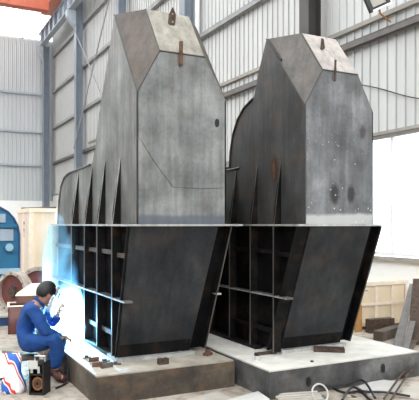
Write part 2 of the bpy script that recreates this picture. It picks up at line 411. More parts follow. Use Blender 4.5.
# ------------------------------------------------------------------ foundation blocks
def block(x0,x1,y0,y1,h,mf,mt,label,holes):
    t = thing('foundation_block', label, 'base block', ((x0+x1)/2,y0,0), 'base blocks under the towers')
    bm = BM(); random.seed(int(x0*100))
    # body with slightly chipped edges
    vs = box(bm, x0,x1,y0,y1,0,h-.012)
    bmesh.ops.subdivide_edges(bm, edges=list(bm.edges), cuts=9, use_grid_fill=True)
    for v in bm.verts:
        if v.co.z < .01: continue
        v.co.y += random.uniform(-.001,.001); v.co.x += random.uniform(-.001,.001)
    b = obj('block_body', bm, mf, t)
    bm = BM(); box(bm, x0+.008,x1-.008,y0+.008,y1-.008,h-.02,h); obj('top_face', bm, mt, t)
    for (hx,hz) in holes:
        bm = disc(BM(), (hx, y0-.008, hz), (0,-1,0), .028, .046, .004); obj('lifting_hole', bm, M['black'], t)
    return t
HB=.26
block(1.53,2.93,5.14,8.75,HB,M['blockL'],M['blockTL'],'low brown-stained base block under the left tower beside the welder',[])
h1=at(307,381,Y=4.62); h2=at(381,367.5,Y=4.62)
block(2.985,4.86,4.6,8.2,HB,M['blockR'],M['blockTR'],'pale-topped low base block with two holes under the right tower',[(h1.x,h1.z),(h2.x,h2.z)])

# ------------------------------------------------------------------ steel towers
def tower(T, label, mats, extra):
    X0,X1,Yf=T['X0'],T['X1'],T['Y']; hx0,hx1=T['hx']; zs,zt=T['zs'],T['zt']; yr,ya,za=T['yr'],T['ya'],T['za']
    yb=T['yb']; XL=X0-.088; XR=T['XR']; tl=T['tl']; k=T['k']
    t = thing('steel_tower', label, 'steel tower', ((X0+X1)/2, Yf+1.5, HB), 'welded steel towers')
    ZS=1.6; th=.014
    obj('front_plate', plate([(X0,Yf,ZS),(X1,Yf,ZS),(X1,Yf,zs),(hx1,Yf,zt),(hx0,Yf,zt),(X0,Yf,zs)], -th), mats['front'], t)['label']='grey front plate with chamfered shoulders'
    obj('slope_plate', plate([(hx0,Yf,zt),(hx1,Yf,zt),(hx1,yr,za),(hx0,yr,za)], -th), mats['slope'], t)['label']='pale sloping top plate'
    obj('corner_facet', plate([(X0,Yf,zs),(hx0,Yf,zt),(hx0,yr,za),(X0,ya,za)], -th), mats['facet'], t)['label']='brown weathered corner facet'
    obj('corner_facet', plate([(X1,Yf,zs),(hx1,Yf,zt),(hx1,yr,za),(X1,ya,za)][::-1], -th), mats['facet'], t)
    prof = T['prof']   # back outline (y,z) from apex down to the ledge
    pts = [(Yf,ZS),(Yf,zs),(ya,za)] + prof
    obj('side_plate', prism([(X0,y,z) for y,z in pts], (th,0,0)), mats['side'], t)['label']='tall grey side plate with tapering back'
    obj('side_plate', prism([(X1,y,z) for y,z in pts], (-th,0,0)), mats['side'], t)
    # roof and back skin follow the profile
    bm = plate([(hx0,yr,za),(hx1,yr,za),(X1,ya,za),(X0,ya,za)], -th); obj('roof_plate', bm, mats['facet'], t)
    bm = BM(); pr=[(ya,za)]+prof
    for (a,b) in zip(pr[:-1], pr[1:]):
        plate([(X0+th,a[0],a[1]),(X1-th,a[0],a[1]),(X1-th,b[0],b[1]),(X0+th,b[0],b[1])], .01, bm)
    obj('back_plate', bm, M['fin'], t)
    # rounded rim bar along the rear hood
    bm = tube(BM(), [(X0-.008,y,z) for y,z in prof[T['rim']:]], .012, 6); obj('hood_rim', bm, M['shelf'], t)
    # weld seams
    for a,b in (((X0,Yf,zs),(hx0,Yf,zt)),((hx0,Yf,zt),(hx1,Yf,zt)),((X0,Yf,zs),(X0,ya,za)),((X0,Yf,ZS+.02),(X0,Yf,zs)),((hx0,Yf,zt),(hx0,yr,za))):
        obj('weld_seam', tube(BM(), [a,b], .008, 6), M['seam'], t)
    # main ledge
    obj('ledge_front_edge', bx(XL, XR+T['lr'], Yf-.026, Yf-.02, ZS-.02, ZS-.002), M['edge'], t)
    obj('ledge_side_edge', bx(XL-.006, XL, Yf-.026, yb+.05, ZS-.02, ZS-.002), M['edge'], t)
    obj('ledge_plate', bx(XL-.0, XR+T['lr'], Yf-.02, yb+.05, ZS-.022, ZS), M['shelf'], t)
    # lower body
    zb=HB+.035
    yl=lambda z: Yf+tl*(ZS-z)/(ZS-HB)
    xb=T['xb']    # right edge of front panel at bottom
    xt=T['xt']
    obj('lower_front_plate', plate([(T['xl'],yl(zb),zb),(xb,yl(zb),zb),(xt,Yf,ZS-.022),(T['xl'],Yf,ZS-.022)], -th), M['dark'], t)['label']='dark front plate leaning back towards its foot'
    # recessed strip beside the front panel and its bright outer flange edge
    dx=T['xo']; 
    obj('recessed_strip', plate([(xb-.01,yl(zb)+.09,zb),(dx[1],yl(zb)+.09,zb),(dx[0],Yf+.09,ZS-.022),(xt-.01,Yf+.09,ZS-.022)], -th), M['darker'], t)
    obj('flange_edge', prism([(dx[1],yl(zb)-.0,zb),(dx[1]+.012,yl(zb),zb),(dx[0]+.012,Yf,ZS-.022),(dx[0],Yf,ZS-.022)], (0,.11,0)), M['fin'], t)
    obj('flange_lip', prism([(dx[1]-.004,yl(zb)-.012,zb),(dx[1]+.006,yl(zb)-.012,zb),(dx[0]+.006,Yf-.012,ZS-.022),(dx[0]-.004,Yf-.012,ZS-.022)], (0,.012,0)), M['shelf'], t)
    for X,s in ((X0,1),(dx[0]-.05,-1)):
        if s==1:
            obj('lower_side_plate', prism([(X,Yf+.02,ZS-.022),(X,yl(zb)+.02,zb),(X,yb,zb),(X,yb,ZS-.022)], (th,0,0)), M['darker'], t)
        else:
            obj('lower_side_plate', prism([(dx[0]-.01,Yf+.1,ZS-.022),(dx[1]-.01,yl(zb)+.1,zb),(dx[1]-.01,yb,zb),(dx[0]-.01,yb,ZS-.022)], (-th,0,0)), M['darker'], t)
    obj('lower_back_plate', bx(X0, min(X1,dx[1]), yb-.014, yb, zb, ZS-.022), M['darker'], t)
    # fins above and stiffeners below the ledge
    for (y,ztop) in T['fins']:
        o=obj('upper_fin', prism([(X0,y,ZS),(XL,y,ZS),(XL+.006,y,ZS+.12),(X0,y,ztop)], (0,.012,0)), M['fin'], t)
        obj('fin_edge', prism([(XL-.002,y-.002,ZS),(XL+.004,y-.002,ZS),(X0-.0,y-.002,ztop),(X0-.006,y-.002,ztop)], (0,.010,0)), M['edge' if k==1 else 'shelf'], o)
        o=obj('stiffener', bx(XL, X0, y, y+.012, zb, ZS-.022), M['fin'], t)
        obj('stiffener_edge', bx(XL-.006, XL, y-.003, y+.015, zb, ZS-.022), M['shelf'], o)
    ys=[y for y,_ in T['fins']]
    obj('stiffener', prism([(XL,Yf+.016,ZS-.022),(XL,yl(zb)+.016,zb),(max(X0,T['xl'])+.02,yl(zb)+.016,zb),(max(X0,T['xl'])+.02,Yf+.016,ZS-.022)], (0,.012,0)), M['fin'], t)
    zm=.872
    bm = BM(); box(bm, XL, X0-.002, yl(zm)-.10, yb+.0, zm-.018, zm)
    obj('middle_ledge_edge', bx(XL-.006, XL, yl(zm)-.10, yb, zm-.014, zm-.002), M['edge'], t)
    obj('middle_ledge', bm, M['shelf'], t)['label']='narrow ledge halfway down the side'
    bm = BM(); box(bm, dx[0]+.0-(dx[0]-dx[1])*.55, dx[0]-(dx[0]-dx[1])*.55+.05, yl(zm)-.02, yl(zm)+.15, zm, zm+.016)
    obj('ledge_tab', bm, M['edge'], t)
    ye=[yl(1.2)]+ys+[yb]
    for i in range(len(ye)-1):
        zz=1.29 if i>0 else 1.27
        obj('spacer_bar', bx(X0-.04, X0-.02, ye[i]+.012, ye[i+1], zz, zz+.045), M['shelf' if k==1 else 'fin'], t)
        if 0<i<3: obj('spacer_bar', bx(X0-.04, X0-.02, ye[i]+.012, ye[i+1], .47, .515), M['shelf' if k==1 else 'fin'], t)
    # foot
    obj('foot_plate', bx(T['xl']-.03, xb+.03, yl(zb)-.07, yl(zb)+.25, HB, HB+.035), M['edge'], t)['label']='bright foot plate strip'
    obj('foot_band', plate([(T['xl']+.01,yl(.42)-.004,.42),(xb+.0,yl(.42)-.004,.42),(xb-.0,yl(zb)-.004,zb),(T['xl']+.01,yl(zb)-.004,zb)], .006), M['fin'], t)
    bm=BM(); box(bm, XL, X0, yl(zb)+.25, yb, HB, HB+.035); box(bm, dx[1]-.1, dx[1], yl(zb)+.25, yb, HB, HB+.035); obj('foot_rail', bm, M['fin'], t)
    extra(t, T)
    return t
def exL(t, T):
    # lug, pipe stub, hole, scribed lines, rear wing
    c = at(172.5,12,Y=5.58)
    bm = plate([c+Vector(v) for v in ((-.02,0,.10),(.03,0,.02),(.02,0,-.07),(-.03,0,-.02))], .02)
    pl = Vector
    lug=obj('lifting_lug', prism([(2.415,5.50,3.55),(2.45,5.50,3.60),(2.46,5.50,3.70),(2.425,5.50,3.77),(2.39,5.50,3.70),(2.38,5.50,3.60)], (0,.02,0)), M['rustdark'], t)
    for z in (3.62,3.70): obj('bolt_hole', disc(BM(), (2.42,5.497,z), (0,-1,0), .008,.008,.003), M['pale'], lug)
    obj('guide_bar', bx(2.377,2.405,5.215,5.245,3.12,3.35), M['rust'], t)['label']='rusty brown guide bar'
    c=at(217,123,Y=5.25); obj('plate_hole', disc(BM(), (c.x,5.25,c.z), (0,-1,0), .024,.042,.004), M['black'], t)
    pts=[at(q[0],q[1],Y=5.252) for q in ((140,138),(153,160),(173,187),(198,188.5),(223,188))]
    obj('scribed_line', tube(BM(), pts, .0026, 5), M['shelf'], t)
    obj('rear_wing', prism([(1.954,8.36,1.575),(1.83,8.36,1.575),(1.735,8.36,1.15),(1.735,8.36,.62),(1.86,8.36,.3),(1.954,8.36,.3)], (0,.014,0)), M['edge'], t)
def exR(t, T):
    # curved rear hood plate
    arc=[(6.26,2.24),(6.245,2.45),(6.18,2.66),(6.07,2.82),(5.93,2.93),(5.74,3.0),(5.55,3.02)]
    bm = prism([(3.50,y,z) for y,z in arc]+[(3.50,5.8,2.24)], (.014,0,0)); obj('rear_hood', bm, M['sideR'], t)
    bm = BM()
    for a,b in zip(arc[:-1],arc[1:]): plate([(3.485,a[0],a[1]),(4.28,a[0],a[1]),(4.28,b[0],b[1]),(3.485,b[0],b[1])], .012, bm)
    obj('hood_skin', bm, M['sideR'], t)
    c=at(323,45,Y=4.9)
    obj('lifting_lug', prism([(c.x-.02,c.y,c.z-.05),(c.x+.025,c.y,c.z-.03),(c.x+.012,c.y,c.z+.06),(c.x-.008,c.y,c.z+.07)], (0,.02,0)), M['rustdark'], t)
    c=at(335,81,Y=4.69); d=at(335.5,60,Y=4.69)
    obj('guide_bar', tube(BM(), [c,d], .011, 8), M['rustdark'], t)['label']='dark guide rod'
    obj('bar_tip', tube(BM(), [d,d+Vector((0,0,.025))], .016, 8), M['edge'], t)
    # dark gap along the facet
    a=Vector((3.458,5.33,3.505)); b=Vector((3.458,5.13,3.265))
    c=at(268,40,X=3.455); d=at(281.5,60,X=3.455)
    obj('facet_slot', tube(BM(), [c,d], .012, 6), M['black'], t)
    for (px,py,r) in ((277.5,52,.0),):
        pass
    c=at(305.5,57,Y=4.9)
    # oval mark on the facet
    A=Vector((3.462,4.708,2.75)); B=Vector((3.67,4.708,3.11)); D=Vector((3.462,5.39,3.565)); n=(B-A).cross(D-A).normalized()
    if n.y>0: n=-n
    d=Vector(at(305,57,Y=1.0))-Vector((0,0,EYE)); o=Vector((0,0,EYE)); tt=(A-o).dot(n)/d.dot(n); c=o+d*tt
    obj('oval_mark', disc(BM(), c, n, .028,.045,.004), M['fin'], t)
    c=Vector((3.455,5.24,2.17))
    obj('weld_patch', prism([(3.462,5.22,2.08),(3.462,5.25,2.06),(3.462,5.27,2.22),(3.462,5.24,2.26)], (-.006,0,0)), M['rust'], t)
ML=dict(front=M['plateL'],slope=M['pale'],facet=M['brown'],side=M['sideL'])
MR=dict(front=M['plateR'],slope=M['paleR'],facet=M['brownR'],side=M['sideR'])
tower(dict(k=1,tl=.372,xl=1.89,X0=1.954,X1=2.896,Y=5.254,hx=(2.178,2.655),zs=2.83,zt=3.238,yr=5.615,ya=5.915,za=3.745,yb=8.38,XR=2.965,lr=.11,
      xb=2.66,xt=2.81,xo=(2.955,2.84),rim=4,
      prof=[(6.10,3.40),(6.45,2.81),(6.60,2.45),(6.70,2.30),(6.78,2.285),(7.75,2.262),(8.0,2.22),(8.18,2.11),(8.30,1.92),(8.36,1.6)],
      fins=[(5.715,2.257),(6.22,2.275),(6.71,2.25),(7.30,2.23)]),
      'tall chamfered steel tower nearer the welder, left of the two', ML, exL)
tower(dict(k=.92,tl=.53,xl=3.53,X0=3.462,X1=4.319,Y=4.708,hx=(3.67,4.118),zs=2.75,zt=3.11,yr=5.055,ya=5.39,za=3.565,yb=7.4,XR=4.43,lr=-.02,
      xb=4.31,xt=4.29,xo=(4.43,4.45),rim=3,
      prof=[(5.53,3.29),(5.77,2.675),(5.88,2.26),(5.95,2.245),(6.9,2.22),(7.1,2.15),(7.25,2.0),(7.36,1.6)],
      fins=[(5.115,2.25),(5.57,2.235),(6.03,2.23),(6.55,2.2)]),
      'tall chamfered steel tower with weld-spattered front, right of the two', MR, exR)

# ------------------------------------------------------------------ small things on the blocks
def small(name, bm, mat, label, cat, group=None, smooth=False):
    return tag(obj(name, bm, mat, smooth=smooth), label, cat, group)
c=at(163,364,Z=HB); bm=BM(); R=Matrix.Translation((c.x,c.y-.0,HB))
box(bm,-.05,.05,-.03,.03,0,.035,R); box(bm,-.05,-.02,-.03,.03,.035,.055,R); box(bm,.02,.05,-.03,.03,.035,.055,R); box(bm,-.012,.012,-.05,.05,.035,.05,R)
small('steel_clamp', bm, M['rustdark'], 'small dark clamp in front of the left tower foot', 'clamp')
c=at(206,355,Z=HB); bm=BM(); R=Matrix.Translation((c.x+.01,c.y-.02,HB))@Matrix.Rotation(.5,4,'Z'); box(bm,-.045,.045,-.03,.03,0,.03,R); box(bm,-.02,.03,-.02,.02,.03,.06,R)
small('rusty_wedge', bm, M['rust'], 'rusty wedge at the right corner of the left tower foot', 'wedge')
random.seed(3)
labs=['rusty scrap plate nearest the front corner of the left block','dark rusty angle scrap between the other scraps by the left tower foot',
      'rusty offcut behind the angle scrap on the left block','small rusty offcut near the welding arc on the left block','flat pale offcut on the left corner of the left block','narrow rusty strip at the left tower foot']
for i,(px,py) in enumerate(((99,366),(104,361.5),(93,361),(86,357.5),(106,367),(115,364))):
    c=at(px,py,Z=HB); a=random.uniform(-.6,.9); w=(.07,.05,.05,.04,.06,.05)[i]
    R=Matrix.Translation((min(c.x,1.80) if i in (0,2,3) else c.x,c.y-.02,HB))@Matrix.Rotation(a,4,'Z'); bm=BM()
    box(bm,-w,w,-.018,.018,0,.012,R)
    if i%2==0: box(bm,-w,w,-.018,-.012,.012,.045,R)
    else: box(bm,-w*.4,w*.3,-.015,.015,.012,.03,R)
    small('steel_offcut', bm, (M['rust'],M['rustdark'],M['rust'],M['rust'],M['shelf'],M['rust'])[i], labs[i], 'offcut', 'scraps at the left tower foot')
c=at(257,360,Z=HB); t=thing('paint_tin','small white and black tin standing on the pale right block','tin',(c.x,c.y,HB))
T4=Matrix.Translation((c.x,c.y,HB))
obj('tin_body', lathe(BM(),[(0.001,0),(.027,0),(.027,.045),(0.001,.045)],T4,20), M['sheetw'], t); obj('tin_lid', lathe(BM(),[(0.001,.045),(.029,.045),(.029,.056),(.001,.056)],T4,20), M['black'], t)
c=at(329,351.5,Z=HB); R=Matrix.Translation((c.x,c.y-.0,HB))@Matrix.Rotation(-.62,4,'Z'); bm=BM()
for a in ((-.16,.16,-.05,-.038,0,.045),(-.16,.16,.038,.05,0,.045),(-.16,.16,-.05,.05,0,.01)): box(bm,*a,rot=R)
for x in (-.13,-.02,.1): box(bm,x,x+.035,-.05,.05,.03,.045,R)
small('slotted_bracket', bm, M['rustdark'], 'dark slotted steel bracket in front of the right tower foot', 'bracket')
c=at(267,354,Z=HB); bm=bx(c.x-.13,c.x+.1,c.y-.03,c.y+.04,HB,HB+.02)
small('flat_bar', bm, M['rustdark'], 'short dark flat bar left of the right tower foot', 'bar')
c=at(288,361,Z=HB); R=Matrix.Translation((c.x,c.y,HB))@Matrix.Rotation(.3,4,'Z')
c=at(312,362,Z=HB); small('steel_nut', lathe(BM(),[(.008,0),(.018,0),(.018,.014),(.008,.014)],Matrix.Translation((c.x,c.y,HB)),6), M['rustdark'], 'tiny dark nut lying on the front of the right block', 'nut')

# ------------------------------------------------------------------ left background
# blue machine
t=thing('blue_machine','large blue rounded machine housing at the left edge','machine',(1.2,12.4,0))
prof=[(2.12,.0),(2.12,1.38),(2.09,1.55),(2.02,1.70),(1.90,1.84),(1.74,1.93),(1.55,1.975),(.5,1.98),(.5,0)]
obj('housing', prism([(x,12.4,z) for x,z in prof], (0,1.6,0)), M['blue'], t)
bm=tube(BM(), [(x,12.39,z) for x,z in prof[:8]], .022, 8); obj('rim_flange', bm, M['blued'], t)
obj('upper_panel', bx(.6,1.85,12.37,12.40,1.63,1.80), M['bluegrey'], t)
obj('belt', bx(.5,2.06,12.34,12.40,1.53,1.59), M['blue'], t)
obj('middle_panel', bx(.6,2.0,12.37,12.40,1.27,1.5), M['bluegrey'], t)
h=obj('inspection_hatch', lathe(BM(),[(.001,0),(.10,0),(.10,.06),(.001,.06)],Matrix.Translation((1.92,12.4,1.14))@Matrix.Rotation(math.pi/2,4,'X'),24), M['blue'], t)
obj('hatch_cover', lathe(BM(),[(.001,0),(.075,0),(.075,.02),(.001,.02)],Matrix.Translation((1.92,12.34,1.14))@Matrix.Rotation(math.pi/2,4,'X'),24), M['bluel'], h)
obj('skid', bx(.5,2.14,12.32,12.4,.62,.72), M['bluel'], t)
# cream crate with stencil marks
t=thing('packing_crate','tall cream plywood packing crate with stencil marks behind the welder','crate',(3.6,16.2,0))
x0,x1,y0,y1,z1=2.89,4.7,15.4,17.1,2.0
obj('crate_body', bx(x0,x1,y0,y1,.08,z1), M['ply'], t)
bm=BM()
for x in (x0,x0+.6,x0+1.2,x1-.09): box(bm,x,x+.09,y0-.025,y0,.08,z1)
box(bm,x0,x1,y0-.04,y0-.025,z1-.1,z1); box(bm,x0,x1,y0-.04,y0-.025,.08,.18)
for y in (y0,y0+.8,y1-.09): box(bm,x0-.02,x0,y,y+.09,.08,z1)
box(bm,x0-.035,x0-.02,y0,y1,z1-.1,z1); obj('batten', bm, M['cream'], t)
obj('side_panel', bx(x0-.012,x0,y0+.09,y1-.09,.18,z1-.1), M['ply2'], t)
obj('pallet_foot', bx(x0,x1,y0+.1,y1-.1,0,.08), M['wood'], t)
bm=BM()   # three small shipping symbols: glass, arrows, umbrella-like marks
c=at(24,224.0,X=x0-.013)
box(bm,x0-.016,x0-.012,c.y-.07,c.y+.07,c.z-.01,c.z+.06); box(bm,x0-.016,x0-.012,c.y-.015,c.y+.015,c.z-.07,c.z-.01)
c=at(24,230,X=x0-.013); prism([(x0-.016,c.y-.08,c.z-.02),(x0-.016,c.y,c.z+.06),(x0-.016,c.y+.08,c.z-.02)],(.004,0,0),bm); box(bm,x0-.016,x0-.012,c.y-.08,c.y+.08,c.z-.06,c.z-.04)
c=at(24,235.5,X=x0-.013); box(bm,x0-.016,x0-.012,c.y-.02,c.y+.02,c.z-.05,c.z+.05)
obj('stencil_mark', bm, M['ink'], t)
# plank resting on crate
bm=tube(BM(), [(2.95,16.9,2.03),(3.6,15.7,2.03)], .025, 6); small('thin_pole', bm, M['wood'], 'thin dark pole lying on top of the cream crate','pole')
# skid + rings
c=P(6,320,9.8); 
t=thing('navy_skid','low navy blue skid with pale top under the flanged wheel','skid',(1.5,10.0,0))
obj('skid_beam', bx(.9,1.95,9.86,10.35,0,.13), M['blued'], t); obj('skid_top', bx(.88,1.97,9.84,10.37,.13,.165), M['sheet'], t)
def ring(name,label,loc,R,yaw,w,parts):
    T4=Matrix.Translation(loc)@Matrix.Rotation(yaw,4,'Z')@Matrix.Rotation(math.radians(90),4,'X')
    t=thing(name,label,'wheel',(loc[0],loc[1],loc[2]-R))
    obj('rim', lathe(BM(),[(R*.84,-w),(R,-w),(R,-w*.6),(R*.93,-w*.5),(R*.93,w*.5),(R,w*.6),(R,w),(R*.84,w)],T4), M['ringo'], t)
    obj('web', lathe(BM(),[(R*.3,-.01),(R*.85,-w*.3),(R*.85,w*.3),(R*.3,.03)],T4), M['maroon'], t)
    obj('hub', lathe(BM(),[(R*.02,-w*.6),(R*.25,-w*.6),(R*.25,w),(R*.02,w)],T4,24), M['rustdark'], t)
    for k in range(12):
        bm=BM(); a=2*math.pi*k/12; p=T4@Vector((R*.91*math.cos(a),R*.91*math.sin(a),w)); q=T4@Vector((R*.91*math.cos(a),R*.91*math.sin(a),w+.012)); tube(bm,[p,q],.012,6); obj('bolt', bm, M['rustdark'], t)
ring('flanged_wheel','big rusty flanged wheel with maroon web at left on the navy skid',(1.66,10.12,.165+.335),.335,-1.0,.08,0)
ring('flanged_wheel','smaller-looking rusty wheel half hidden behind the maroon steel boxes',(2.22,10.9,.42),.42,-.75,.05,0)
# maroon channel boxes and cream angle
def chan(x0,x1,y0,y1,z0,z1,rot,label):
    cx,cy=(x0+x1)/2,(y0+y1)/2
    R=Matrix.Translation((cx,cy,0))@Matrix.Rotation(rot,4,'Z')@Matrix.Translation((-cx,-cy,0))
    t=thing('steel_box',label,'box',(cx,cy,z0),'maroon steel boxes')
    bm=BM(); e=.02
    box(bm,x0,x1,y0,y0+e,z0,z1,R); box(bm,x0,x1,y1-e,y1,z0,z1,R); box(bm,x0,x0+e,y0,y1,z0,z1,R); box(bm,x1-e,x1,y0,y1,z0,z1,R); box(bm,x0,x1,y0,y1,z0,z0+e,R)
    obj('box_shell', bm, M['maroon'], t)
    bm=BM(); box(bm,x0-.012,x1+.012,y0-.012,y0+e,z1,z1+.014,R); box(bm,x0-.012,x1+.012,y1-e,y1+.012,z1,z1+.014,R); box(bm,x0-.012,x0+e,y0,y1,z1,z1+.014,R); box(bm,x1-e,x1+.012,y0,y1,z1,z1+.014,R)
    obj('rim', bm, M['cream'], t)
chan(1.42,2.02,9.0,9.45,0,.40,-.15,'maroon steel box with pale rim on the floor behind the welder')
chan(1.56,2.05,9.08,9.42,.414,.54,-.3,'maroon shallow steel box stacked on the larger one')
bm=BM(); R=Matrix.Translation((1.84,9.25,.555))@Matrix.Rotation(-.35,4,'Z')
prism([R@Vector(v) for v in ((-.27,-.15,.02),(.25,-.17,.0),(.25,.0,.16),(-.10,.05,.14))],R.to_3x3()@Vector((0,.02,0)),bm)
prism([R@Vector(v) for v in ((-.27,-.15,.0),(.25,-.17,.0),(.25,.1,.0),(-.2,.12,.0))],(0,0,.02),bm)
small('timber_wedge', bm, M['cream'], 'cream timber wedge on top of the maroon boxes', 'timber')

# ------------------------------------------------------------------ right background
t=thing('plywood_crate','low pale plywood crate against the wall under the bright window','crate',(6.6,7.3,0))
obj('crate_body', bx(6.12,7.13,7.0,7.6,.05,.72), M['ply'], t)
bm=BM()
for x in (6.12,6.45,6.78,7.07): box(bm,x,x+.05,6.982,7.0,.05,.72)
box(bm,6.12,7.13,6.975,6.99,.66,.72); box(bm,6.12,7.13,6.975,6.99,.36,.40)
obj('batten', bm, M['cream'], t); obj('pallet_foot', bx(6.12,7.13,7.02,7.55,0,.05), M['wood'], t)
# tall board behind
c=at(358,332,Z=0); ob=obj('board', bx(c.x-.05,c.x+.06,c.y-.02,c.y+.02,0,.40), M['orange']); tag(ob, 'narrow orange-brown board standing right behind the right tower foot', 'board')
for i,(a0,a1,r,lab) in enumerate((((378,341),(399,334),.07,'dark timber beam lying on the floor in front of the plywood crate'),((368,333),(392,331),.06,'dark beam behind the other beam near the plywood crate'))):
    a=at(*a0,Z=.0); b=at(*a1,Z=.0); d=(b-a).normalized(); n=Vector((-d.y,d.x,0))*r
    bm=prism([a-n,b-n,b+n,a+n],(0,0,.13 if i==0 else .2)); small('timber_beam', bm, M['rustdark' if i else 'wood'], lab, 'beam', 'beams by the plywood crate')
a=at(372,329,Z=.2)
for i,(b0,t0,w,lab,mm) in enumerate((((398,347),(414,284),.045,'wide grey plank leaning against the wall at the right edge','planks'),((406,350),(421,290),.03,'narrower grey plank leaning right of the wide one','planks'),((409,352),(424,322),.035,'brown plank leaning lowest at the right edge','wood'),((419,345),(424,279),.13,'broad dark board leaning behind the planks at the right edge','rustdark'))):
    a=at(*b0,Z=0.0); b=at(t0[0],t0[1],X=7.05-.1*i); 
    if i==2: b=at(t0[0],t0[1],X=6.9)
    n=Vector((.6,-.8,0))*w
    bm=prism([a-n,a+n,b+n,b-n],(.0,.03,.0)); small('leaning_plank', bm, M[mm], lab, 'plank', 'planks leaning at the right')
bm=BM(); c=at(414,340,Z=0)
box(bm,c.x+.0,c.x+.2,c.y-.5,c.y-.3,0,.12); small('rusty_block', bm, M['rust'], 'rusty block on the floor behind the leaning planks', 'block')

# ------------------------------------------------------------------ foreground debris
def slab(pxs, z0, th, mat, name, label, cat, group=None):
    pts=[at(x,y,Z=z0+th) for x,y in pxs]
    pts=[Vector((p.x,p.y,z0)) for p in pts]
    return small(name, prism(pts,(0,0,th)), M[mat], label, cat, group)
slab(((178,402),(217,391),(240,402),(240,412),(178,412)),0,.03,'sheet','flat_board','pale board lying in front of the left block end','board','boards on the floor in front')
slab(((226,400),(258,391),(270,399),(262,412),(235,412)),.0,.045,'sheetw','flat_board','white board lying in front of the gap between the blocks','board','boards on the floor in front')
slab(((358,386),(378,379),(404,382),(398,391),(368,394)),0,.02,'sheetw','flat_board','white board lying in front of the right block end','board','boards on the floor in front')
slab(((398,396),(412,384),(425,384),(425,400)),0,.015,'sheet','flat_board','pale board at the lower right edge under the rusty rods','board','boards on the floor in front')
# pale bundle + loop
t=thing('pipe_bundle','pale bundle of short pipes lying in front of the right block','pipe bundle',at(300,397,Z=0))
for i in range(4):
    a=at(274+i*2,394+2.2*i,Z=.04); b=at(317+i*2,391+2.2*i,Z=.04); a.z=b.z=.03
    obj('pipe', tube(BM(),[a,b],.013,10), M['sheet'], t)
cc=at(320,396,Z=.06); loop=[Vector((cc.x,cc.y,0))+Vector((.085*math.cos(a)*1.0,.05*math.sin(a)*.6,.085+.075*math.sin(a))) for a in [2*math.pi*k/24 for k in range(24)]]
small('wire_loop', tube(BM(),loop,.008,6,True), M['sheetw'], 'white bent wire loop standing at the end of the pipe bundle', 'wire loop')
for i,(pts,r,mm,lab) in enumerate(((((384,402),(405,378),(424,362)),.010,'rustdark','rusty reinforcing rod crossing the lower right corner, left one'),
      (((391,403),(409,381),(426,369)),.010,'rustdark','rusty reinforcing rod crossing the lower right corner, right one'),
      (((404,380),(414,371),(424,364)),.014,'rustdark','short dark rod lying across the rusty rods'))):
    ps=[at(x,y,Z=.0) for x,y in pts]; 
    for k,p in enumerate(ps): p.z=.03+.05*k
    small('steel_rod', tube(BM(),spline(ps,5),r,8), M[mm], lab, 'rod', 'rods at lower right')
for i,(pts,lab) in enumerate(((((330,386),(345,392),(360,391),(372,400),(390,404)),'black cable lying between the right block and the white board'),
      (((342,402),(352,389),(364,393),(385,394),(410,398)),'black cable looping around the white board'),
      (((318,390),(340,389),(362,384),(375,402)),'thin black cable nearest the foot of the right block'))):
    ps=[at(x,y,Z=.02) for x,y in pts]
    for p in ps: p.z=.014+.022*i
    small('black_cable', tube(BM(),spline(ps),.011,8), M['black'], lab, 'cable', 'cables in front of the right block')
ps=[at(x,y,Z=.02) for x,y in ((-6,380),(8,378),(20,384),(33,372),(42,380))]
for p in ps: p.z=.014
ps[-2].z=.02
small('welding_cable', tube(BM(),spline(ps),.011,8), M['black'], 'black welding cable on the floor passing the printed sack', 'cable')
random.seed(11)
for i in range(14):
    x=random.uniform(300,419); y=random.uniform(386,399); c=at(x,y,Z=.0)
    R=Matrix.Translation((c.x,c.y,0))@Matrix.Rotation(random.uniform(0,3),4,'Z'); bm=BM(); w=random.uniform(.015,.045)
    prism([R@Vector(v) for v in ((-w,-w*.6,0),(w*.8,-w*.7,0),(w,w*.4,0),(-w*.3,w*.8,0))],(0,0,random.uniform(.006,.012)),bm)
    o=obj('rubble_chip', bm, M[random.choice(['sheet','planks','rustdark'])]); tag(o,'small flat rubble chip on the floor before the right block','rubble','rubble chips before the right block')

# ------------------------------------------------------------------ sack, spool box, stool
t=thing('printed_sack','white woven sack with red and blue print standing beside the welder','sack',(P(14,392,5.72).x,P(14,392,5.72).y,0))
cx,cy=t.location.x,t.location.y
bm=BM(); rows=[]; H_=.375
for j in range(11):
    z=H_*j/10; f=j/10
    rx=.104-.028*f+.012*math.sin(f*9); ry=.085*(1-.72*f**2)+.004; row=[]
    for k in range(28):
        a=2*math.pi*k/28; w=1+.05*math.sin(5*a+f*5)+.035*math.sin(9*a-f*7)
        cxk=math.copysign(abs(math.cos(a))**.7,math.cos(a)); 
        row.append(bm.verts.new((cx+C_*rx*w*cxk+S_*ry*w*math.sin(a)-.02*f, cy-S_*rx*w*cxk+C_*ry*w*math.sin(a), z)))
    rows.append(row)
for j in range(10):
    for k in range(28): bm.faces.new((rows[j][k],rows[j][(k+1)%28],rows[j+1][(k+1)%28],rows[j+1][k]))
bm.faces.new(rows[0]); bm.faces.new(rows[-1][::-1])
obj('sack_body', bm, M['sack'], t, True)
mz=Vector((cx-.02,cy,H_)); obj('folded_mouth', tube(BM(),[mz-Vector((C_,-S_,0))*.09-Vector((0,0,-.012)),mz,mz+Vector((C_,-S_,0))*.09-Vector((0,0,.012))],.012,8), M['planks'], t, True)

